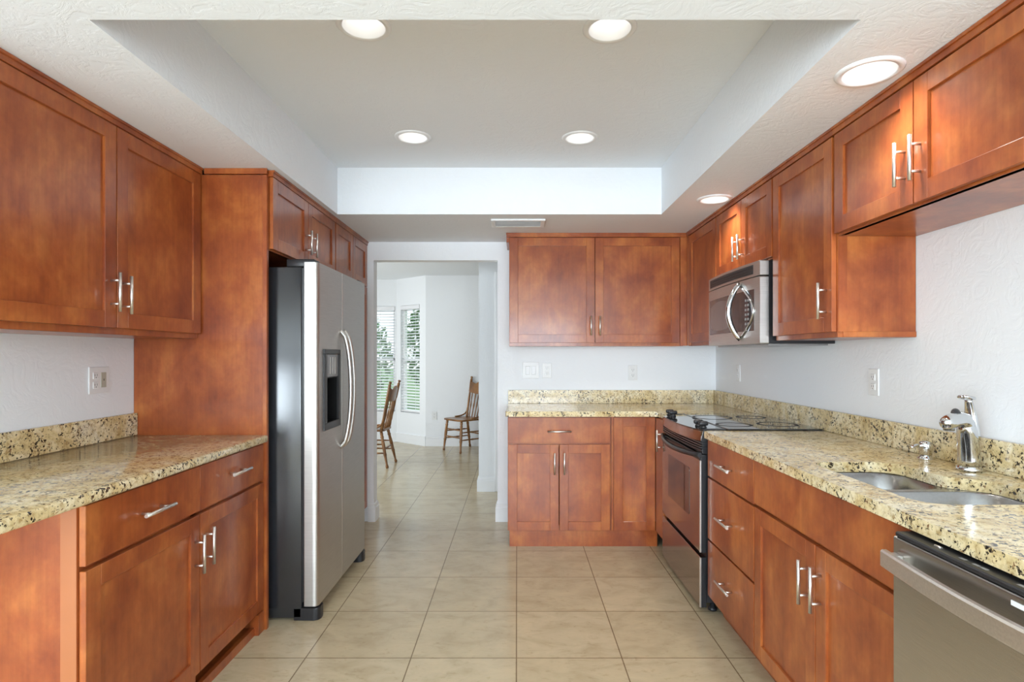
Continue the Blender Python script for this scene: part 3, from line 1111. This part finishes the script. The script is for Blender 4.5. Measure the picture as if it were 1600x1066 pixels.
# console: bowed band under the cooktop's front edge
mb = MB(); mb.prism(bowfront(RY0, RY1, RF + 0.004, RF + 0.060, 0.040), 'z', 0.874, 0.925, 0.002)
con = mb.build('console', OVENSTEEL, t)
# end caps in black
mb = MB()
mb.prism(rounded([(RF + 0.002, 0.872), (RF + 0.10, 0.872), (RF + 0.13, 0.936), (RF + 0.02, 0.936)], 0.008, 3), 'y', RY0 - 0.004, RY0 + 0.022, 0.001)
mb.build('end_cap', BLACK, t)
mb = MB()
mb.prism(rounded([(RF + 0.002, 0.872), (RF + 0.10, 0.872), (RF + 0.13, 0.936), (RF + 0.02, 0.936)], 0.008, 3), 'y', RY1 - 0.018, RY1, 0.001)
mb.build('end_cap', BLACK, t)
mb = MB()
mb.prism(bowfront(RY0, RY1, RF + 0.002, RF + 0.14, 0.040), 'z', 0.9255, 0.9335, 0.002)
mb.box(RF + 0.135, XR - 0.026, RY0 - 0.014, RY1 + 0.012, 0.9305, 0.9375, 0.002)
top = mb.build('cooktop', BLACKGLASS, t)
for bx, by, br_ in ((1.165, 3.46, 0.115), (1.16, 3.10, 0.095), (1.40, 3.47, 0.085), (1.40, 3.12, 0.105)):
    mb = MB(); mb.lathe((bx, by, 0.9376), [(br_, 0), (br_, 0.0005), (br_ - 0.016, 0.0005), (br_ - 0.016, 0)], 48, False, False)
    mb.build('burner_ring', RINGDARK, top)
for kx, ky in ((0.960, 2.985), (0.958, 3.062), (0.958, 3.555), (0.958, 3.635)):
    zz = 0.9335
    k = MB(); k.lathe((kx, ky, zz), [(0.017, 0), (0.017, 0.006), (0.013, 0.010), (0.012, 0.014)], 20)
    k.box(kx - 0.025, kx + 0.025, ky - 0.012, ky + 0.012, zz + 0.012, zz + 0.036, 0.010, 3)
    k.build('knob', BLACK, t)
# vent ribs behind and above the door handle
for k in range(4):
    z = 0.824 + k * 0.0125
    mb = MB(); mb.prism(bowfront(RY0 + 0.002, RY1 - 0.002, RF + 0.004, RF + 0.05, 0.012), 'z', z, z + 0.0075, 0.001)
    mb.build('vent_rib', BLACK, t)
mb = MB(); mb.box(RF + 0.012, RF + 0.05, RY0 + 0.003, RY1 - 0.003, 0.810, 0.874); mb.build('vent_back', BLACK, t)
# oven door
mb = MB()
mb.box(RF + 0.002, RF + 0.034, RY0 + 0.012, RY1 - 0.002, 0.308, 0.805, 0.003)
door = mb.build('oven_door', OVENSTEEL, t)
mb = MB(); mb.box(RF, RF + 0.009, RY0 + 0.004, RY0 + 0.012, 0.308, 0.775, 0.002); mb.build('edge_trim', NICKEL, door)
mb = MB(); mb.box(RF + 0.009, RF + 0.034, RY0 + 0.004, RY0 + 0.012, 0.308, 0.805, 0.001); mb.build('side_cap', BLACK, door)
mb = MB(); mb.box(RF + 0.0005, RF + 0.010, RY0 + 0.012, RY1 - 0.004, 0.775, 0.806, 0.002); mb.build('top_band', BLACK, door)  # darkness of the gap above the handle, put in as a black strip
mb = MB(); mb.prism(rounded([(3.115, 0.45), (3.55, 0.45), (3.55, 0.705), (3.115, 0.705)], 0.02, 5), 'x', RF + 0.0005, RF + 0.006); mb.build('window', BLACKGLASS, door)
mb = MB()
rings = []
for k in range(25):
    q = k / 24
    y = RY0 + 0.006 + (RY1 - RY0 - 0.012) * q
    s = 1 - (2 * q - 1) ** 2
    x = RF - 0.006 - 0.050 * s
    z = 0.800 - 0.010 * s
    rings.append([(x, y, z - 0.010), (x - 0.003, y, z), (x, y, z + 0.014), (x + 0.014, y, z + 0.016), (x + 0.018, y, z), (x + 0.014, y, z - 0.012)])
mb.loft(rings)
mb.build('handle', BLACK, door)
mb = MB(); mb.box(RF + 0.002, RF + 0.034, RY0 + 0.012, RY1 - 0.002, 0.030, 0.284, 0.003)
dr = mb.build('storage_drawer', OVENSTEEL, t)
mb = MB(); mb.box(RF, RF + 0.009, RY0 + 0.004, RY0 + 0.012, 0.030, 0.284, 0.002); mb.build('edge_trim', NICKEL, dr)
mb = MB(); mb.box(RF + 0.009, RF + 0.034, RY0 + 0.004, RY0 + 0.012, 0.030, 0.284, 0.001); mb.build('side_cap', BLACK, dr)

# ------------------------------------------------------------------ microwave
MY0, MY1, MF = 2.838, 3.594, 1.190
t = thing('microwave', 'stainless over-the-range microwave hanging under the short cabinet', 'microwave', (1.38, 3.2, 1.365))
mb = MB(); mb.box(MF + 0.045, XR - 0.004, MY0 + 0.002, MY1 - 0.002, 1.366, 1.776, 0.002); mb.build('body', BLACK, t)
mb = MB(); mb.box(MF + 0.05, XR - 0.03, MY0 + 0.02, MY1 - 0.02, 1.358, 1.366); mb.build('underside_plate', SINKSTEEL, t)


def mface(y0, y1, z0, z1, bow, thick, n=16):
    pts = [(MF + thick, y0), (MF + thick, y1)]
    for k in range(n + 1):
        q = k / n
        y = y1 + (y0 - y1) * q
        pts.append((MF - bow * (1 - (2 * q - 1) ** 2), y))
    return pts


mb = MB(); mb.prism(mface(MY0, MY1, 0, 0, 0.018, 0.043), 'z', 1.703, 1.776, 0.003)
tp = mb.build('vent_panel', STEEL, t)
mb = MB(); mb.prism(mface(MY0, MY1, 0, 0, 0.018, 0.043), 'z', 1.366, 1.698, 0.004)
dr = mb.build('door', STEEL, t)


def onface(y):
    q = (y - MY0) / (MY1 - MY0)
    return MF - 0.018 * (1 - (2 * q - 1) ** 2)


def face_patch(y0, y1, z0f, z1f, out, n=24, thick=0.006):
    """a patch that follows the bowed front; z0f, z1f give its lower and upper edge at y"""
    mb = MB()
    rings = []
    for k in range(n + 1):
        y = y0 + (y1 - y0) * k / n
        x = onface(y)
        a, c = z0f(y), z1f(y)
        rings.append([(x - out, y, a), (x - out, y, c), (x + thick, y, c), (x + thick, y, a)])
    mb.loft(rings, smooth=False)
    return mb


face_patch(2.905, 3.56, lambda y: 1.716, lambda y: 1.763, 0.0008).build('vent_slot', DARKSLOT, tp)
for z in (1.727, 1.7385, 1.750):
    face_patch(2.908, 3.557, lambda y, z=z: z, lambda y, z=z: z + 0.0035, 0.003).build('vent_louvre', BLACK, tp)
face_patch(2.895, 3.565, lambda y: 1.432, lambda y: 1.640, 0.001).build('glass', WINGLASS, dr)
face_patch(3.16, 3.535, lambda y: 1.452 + 0.02 * ((y - 3.35) / 0.19) ** 2, lambda y: 1.622 - 0.03 * ((y - 3.35) / 0.19) ** 2, 0.002).build('window', plain('microwave_window', (0.16, 0.13, 0.125), 0.15), dr)
mb = MB()
path = []
for k in range(21):
    q = k / 20
    a = math.pi * q
    path.append((onface(3.04) - 0.004 - 0.062 * math.sin(a) ** 0.8, 3.045, 1.392 + 0.292 * q))
mb.tube(path, [0.012 + 0.003 * math.sin(math.pi * k / 20) for k in range(21)], 14)
mb.build('handle', CHROME, dr)
mb = MB()
path = []
for k in range(21):
    q = k / 20
    y = 3.035 - 0.135 * math.sin(math.pi * q)
    path.append((onface(y) - 0.003, y, 1.402 + 0.262 * q))
mb.tube(path, 0.0055, 10)
mb.build('control_edge', CHROME, dr)
for r_ in range(6):
    for cc in range(2):
        y = 2.985 - cc * 0.028
        z = 1.470 + r_ * 0.024
        k = MB(); k.box(onface(y) - 0.003, onface(y), y - 0.008, y + 0.008, z - 0.006, z + 0.006, 0.001); k.build('button', RINGGREY, dr)
k = MB(); k.tube([(onface(3.555) - 0.001, 3.555, 1.400), (onface(3.555) + 0.003, 3.555, 1.400)], 0.010, 20); k.build('badge', CHROME, dr)

# ------------------------------------------------------------------ refrigerator
GY0, GY1, GF = 2.850, 3.742, -0.98
t = thing('refrigerator', 'stainless side-by-side refrigerator with black sides and water dispenser', 'refrigerator', (-1.4, 3.3, 0))
mb = MB(); mb.box(-1.76, -1.062, GY0 + 0.004, GY1 - 0.004, 0.012, 1.745, 0.006, 2); mb.build('body', BLACKTEX, t)
mb = MB(); mb.box(-1.062, -1.050, GY0 + 0.010, GY1 - 0.010, 0.09, 1.74); mb.build('door_gasket', BLACK, t)


def fridge_door(name, y0, y1):
    mb = MB()
    prof = rounded([(-1.050, y0), (GF, y0), (GF, y1), (-1.050, y1)], [0.004, 0.028 if y0 < 3 else 0.006, 0.006 if y0 < 3 else 0.028, 0.004], 8)
    mb.prism(prof, 'z', 0.072, 1.768, 0.0)
    o = mb.build(name, STEEL, t)
    return o


fd = fridge_door('freezer_door', GY0, 3.2465)
rd = fridge_door('refrigerator_door', 3.2505, GY1)


def fridge_handle(y, parent):
    mb = MB()
    path = [(GF - 0.004, y, 0.800)]
    for k in range(25):
        q = k / 24
        s = math.sin(math.pi * q) ** 0.45 if 0 < q < 1 else 0
        path.append((GF + 0.004 + 0.052 * s, y, 0.805 + 0.635 * q))
    path.append((GF - 0.004, y, 1.445))
    mb.tube(path, 0.0115, 14)
    return mb.build('handle', STEEL, parent)


fridge_handle(3.216, fd)
fridge_handle(3.284, rd)
mb = MB()
for a in ((2.925, 3.185, 1.315, 1.340), (2.925, 3.185, 0.925, 0.962), (2.925, 2.962, 0.962, 1.315), (3.148, 3.185, 0.962, 1.315)):
    mb.box(GF - 0.002, GF + 0.010, a[0], a[1], a[2], a[3], 0.002)
disp = mb.build('dispenser', BLACK, fd)
disp['label'] = 'black ice and water dispenser'
CAVITY = plain('cavity_black', (0.006, 0.006, 0.006), 0.5, spec=0.15)
c = MB(); c.box(GF - 0.055, GF + 0.05, 2.958, 3.152, 0.955, 1.195)
cut(fd, [c.build('cutter', STEEL)])
mb = MB()
mb.box(GF - 0.055, GF - 0.052, 2.958, 3.152, 0.955, 1.195)
mb.box(GF - 0.052, GF, 2.958, 2.962, 0.955, 1.195)
mb.box(GF - 0.052, GF, 3.148, 3.152, 0.955, 1.195)
mb.box(GF - 0.052, GF, 2.962, 3.148, 0.955, 0.960)
mb.box(GF - 0.052, GF, 2.962, 3.148, 1.190, 1.195)
mb.build('dispenser_cavity', CAVITY, fd)
mb = MB(); mb.prism([(GF - 0.050, 1.17), (GF - 0.030, 1.17), (GF - 0.040, 1.06), (GF - 0.048, 1.06)], 'y', 3.035, 3.075); mb.build('dispenser_lever', BLACK, fd)
mb = MB(); mb.box(GF - 0.0005, GF + 0.006, 2.962, 3.148, 1.195, 1.315, 0.002); mb.build('dispenser_panel', plain('dispenser_grey', (0.20, 0.20, 0.21), 0.2), fd)
for y in (3.02, 3.06, 3.10):
    mb = MB(); mb.box(GF + 0.004, GF + 0.0075, y - 0.006, y + 0.006, 1.21, 1.30, 0.001); mb.build('dispenser_key', STEEL, fd)
for y in (GY0 + 0.05, GY1 - 0.05):
    mb = MB(); mb.box(-1.14, -1.0, y - 0.04, y + 0.04, 1.7455, 1.785, 0.006, 2); mb.build('hinge_cover', BLACK, t)
for y0, y1 in ((GY0 + 0.004, GY0 + 0.085), (GY1 - 0.085, GY1 - 0.004)):
    mb = MB(); mb.prism(rounded([(-1.10, y0), (-0.975, y0), (-0.975, y1), (-1.10, y1)], [0, 0.03, 0.03, 0], 5), 'z', 0.0, 0.062, 0.004); mb.build('foot', BLACK, t)
mb = MB(); mb.box(-1.09, -1.06, GY0 + 0.09, GY1 - 0.09, 0.015, 0.068); mb.build('base_grille', BLACK, t)


# ------------------------------------------------------------------ outlets and switches
def plate(F, u, z, w, h, parent):
    mb = MB(); F.box(mb, u - w / 2, u + w / 2, 0.0004, 0.006, z - h / 2, z + h / 2, 0.002)
    return mb.build('cover_plate', PLASTIC, parent)


def duplex(F, u, z, parent):
    for s in (-1, 1):
        mb = MB(); F.box(mb, u - 0.016, u + 0.016, 0.005, 0.0085, z + s * 0.0205 - 0.0145, z + s * 0.0205 + 0.0145, 0.0015)
        so = mb.build('socket', PLASTIC, parent)
        mb = MB()
        F.box(mb, u - 0.0075, u - 0.0055, 0.0080, 0.0088, z + s * 0.0205 - 0.002, z + s * 0.0205 + 0.007)
        F.box(mb, u + 0.0055, u + 0.0075, 0.0080, 0.0088, z + s * 0.0205 - 0.002, z + s * 0.0205 + 0.007)
        F.box(mb, u - 0.002, u + 0.002, 0.0080, 0.0088, z + s * 0.0205 - 0.010, z + s * 0.0205 - 0.006)
        mb.build('slot', DARKSLOT, so)


def outlet(F, u, z, label, w=0.072, h=0.117):
    t = thing('wall_outlet', label, 'outlet', F.pt(u, 0, z), 'white wall outlets')
    plate(F, u, z, w, h, t)
    duplex(F, u, z, t)
    return t


WLf, WRf, WBf, WDf = Face('left', XL), Face('right', XR), Face('back', YB), Face('back', CY0)
t = thing('wall_outlet', 'white double plate with outlet and beige jack above the left counter', 'outlet', WLf.pt(2.53, 0, 1.20), 'white wall outlets')
plate(WLf, 2.53, 1.20, 0.122, 0.117, t)
duplex(WLf, 2.506, 1.20, t)
mb = MB(); WLf.box(mb, 2.552 - 0.014, 2.552 + 0.018, 0.005, 0.008, 1.168, 1.234, 0.001)
j = mb.build('jack_insert', IVORY, t)
mb = MB(); WLf.box(mb, 2.552, 2.556, 0.0078, 0.0086, 1.197, 1.206); mb.build('jack_hole', DARKSLOT, j)
t = thing('light_switch', 'white double rocker switch plate on the far wall', 'switch', WBf.pt(0.107, 0, 1.19))
plate(WBf, 0.107, 1.19, 0.130, 0.130, t)
for u in (0.084, 0.130):
    mb = MB(); WBf.box(mb, u - 0.017, u + 0.017, 0.005, 0.009, 1.19 - 0.034, 1.19 + 0.034, 0.002); mb.build('rocker', plain('rocker_white', (0.72, 0.72, 0.72), 0.3, var=0.01), t)
outlet(WBf, 0.234, 1.188, 'white outlet right beside the double switch on the far wall')
outlet(WBf, 0.910, 1.171, 'white outlet on the far wall near the room corner')
outlet(WRf, 4.09, 1.183, 'white outlet on the right wall behind the range')
outlet(WRf, 2.535, 1.192, 'white outlet on the right wall above the counter by the faucet')
outlet(WDf, -1.19, 0.44, 'small white outlet low on the dining room wall beside the right chair')


# ------------------------------------------------------------------ dining chairs
def chair(label, loc, rz):
    t = thing('dining_chair', label, 'chair', (0, 0, 0), 'pressed-back oak chairs in the dining room')
    SH = 0.445
    # seat: shield shape, front is -y
    mb = MB()
    pts = rounded([(-0.215, -0.215), (0.215, -0.215), (0.185, 0.195), (-0.185, 0.195)], [0.07, 0.07, 0.05, 0.05], 6)
    mb.prism(pts, 'z', SH - 0.024, SH, 0.006)
    mb.build('seat', OAK, t)
    legprof = [(0, 0.015), (0.08, 0.019), (0.14, 0.016), (0.17, 0.021), (0.21, 0.016), (0.42, 0.0205), (0.60, 0.017), (0.64, 0.021), (0.68, 0.016), (0.90, 0.012), (0.94, 0.018), (0.98, 0.017), (1, 0.012)]
    tops = {'fl': (-0.165, -0.165), 'fr': (0.165, -0.165), 'bl': (-0.14, 0.155), 'br': (0.14, 0.155)}
    feet = {'fl': (-0.195, -0.205), 'fr': (0.195, -0.205), 'bl': (-0.195, 0.245), 'br': (0.195, 0.245)}

    def at(k, z):
        q = z / (SH - 0.02)
        a, c = Vector(feet[k]), Vector(tops[k])
        p = a.lerp(c, q)
        return (p.x, p.y, z)
    for k in tops:
        MB().turned((*tops[k], SH - 0.02), (*feet[k], 0.0), legprof, 14).build('leg', OAK, t)
    strp = [(0, 0.007), (0.2, 0.010), (0.45, 0.010), (0.5, 0.013), (0.55, 0.010), (0.8, 0.010), (1, 0.007)]
    for a, c, z in (('fl', 'fr', 0.30), ('fl', 'fr', 0.20), ('fl', 'bl', 0.27), ('fr', 'br', 0.27), ('fl', 'bl', 0.17), ('fr', 'br', 0.17), ('bl', 'br', 0.22)):
        MB().turned(at(a, z), at(c, z), strp, 10).build('stretcher', OAK, t)
    # back posts with finials
    for s in (-1, 1):
        p0 = Vector((s * 0.165, 0.165, SH - 0.01)); p1 = Vector((s * 0.205, 0.285, 1.005))
        prof = [(0, 0.014), (0.06, 0.019), (0.14, 0.014), (0.18, 0.018), (0.24, 0.014), (0.45, 0.017), (0.60, 0.014), (0.64, 0.018), (0.93, 0.017), (0.945, 0.010), (0.965, 0.017), (0.985, 0.018), (1.0, 0.008)]
        MB().turned(p0, p1, prof, 14).build('back_post', OAK, t)
        # bent hip brace from the seat rim up to the post
        q = p0.lerp(p1, 0.30)
        path = []
        for k in range(9):
            u = k / 8
            path.append((s * 0.188 * (1 - u) + q.x * u, -0.02 + (q.y - 0.01 + 0.02) * (1 - (1 - u) ** 2.4) * 1.0 if u < 1 else q.y, SH + 0.008 + (q.z - SH - 0.008) * u ** 2.2))
        MB().tube(path, 0.010, 10).build('hip_brace', OAK, t)

    def back(z):
        u = (z - SH) / (1.005 - SH)
        return 0.165 + 0.12 * u
    # pressed crest board: scalloped top and bottom, slightly hollow
    mb = MB()
    rings = []
    N = 28
    for k in range(N + 1):
        u = -1 + 2 * k / N
        x = u * 0.188
        zt = 0.935 + 0.012 * math.cos(u * math.pi * 1.0) - 0.028 * abs(math.sin(u * math.pi)) ** 2 + 0.010 * (abs(u) ** 6)
        zb = 0.768 - 0.018 * math.cos(u * math.pi * 0.5) + 0.012
        hollow = 0.022 * (1 - u * u)
        rings.append([(x, back(zb) + hollow - 0.008, zb), (x, back(zt) + hollow - 0.008, zt), (x, back(zt) + hollow + 0.008, zt), (x, back(zb) + hollow + 0.008, zb)])
    mb.loft(rings, smooth=False)
    mb.build('crest_rail', OAK, t)
    for k in range(5):
        u = (k - 2) / 2.6
        zt = 0.775
        p0 = (u * 0.15, 0.165 + 0.008 * (1 - u * u), SH - 0.005); p1 = (u * 0.178, back(zt) + 0.020 * (1 - u * u), zt)
        MB().turned(p0, p1, [(0, 0.006), (0.1, 0.009), (0.3, 0.007), (0.5, 0.011), (0.7, 0.007), (0.9, 0.009), (1, 0.006)], 10).build('spindle', OAK, t)
    t.location = loc
    t.rotation_euler = (0, 0, rz)
    return t


chair('oak pressed-back chair by the dining room back wall, partly behind the hall wall', (-0.728, 7.97, 0), R(-48.6))
chair('oak pressed-back chair nearer the doorway, its back to the right, beside the blinds', (-1.735, 6.905, 0), R(-93))

# ------------------------------------------------------------------ outside the bay window
o = MB().box(-30, 30, 9.3, 60, -0.25, -0.15).build('lawn', GRASS)
o['kind'] = 'structure'


def shrub(x, y, r, h, label):
    t = thing('shrub', label, 'shrub', (x, y, -0.15), 'shrubs outside the bay window')
    mb = MB(); mb.tube([(x, y, -0.15), (x + 0.05, y, h * 0.5), (x, y, h * 0.8)], [0.07, 0.05, 0.02], 8); mb.build('stem', BARK, t)
    bm = MB()
    rnd = random.Random(int(x * 100) + 5)
    for i in range(1500):
        while True:
            p = Vector((rnd.uniform(-1, 1), rnd.uniform(-1, 1), rnd.uniform(-1, 1)))
            if 0.35 < p.length < 1: break
        c = Vector((x + p.x * r, y + p.y * r, h * 0.55 + p.z * h * 0.5))
        n = Vector((rnd.uniform(-1, 1), rnd.uniform(-1, 1), rnd.uniform(-1, 1))).normalized()
        a = n.orthogonal().normalized(); b_ = n.cross(a)
        s = rnd.uniform(0.05, 0.11)
        vs = [bm.bm.verts.new(c + a * s * e + b_ * s * 0.55 * g) for e, g in ((-1, 0), (0, -1), (1, 0), (0, 1))]
        bm.bm.faces.new(vs)
    bm.build('foliage', LEAF, t)


shrub(-3.9, 13.5, 1.0, 2.3, 'green shrub outside seen through the straight window blind')
shrub(-2.6, 17.5, 0.8, 3.0, 'green shrub outside seen through the angled window blind')
shrub(-6.6, 18.0, 2.0, 3.2, 'larger green shrub farther out on the lawn')

for o in bpy.data.objects:
    if '_base' in o:
        del o['_base']
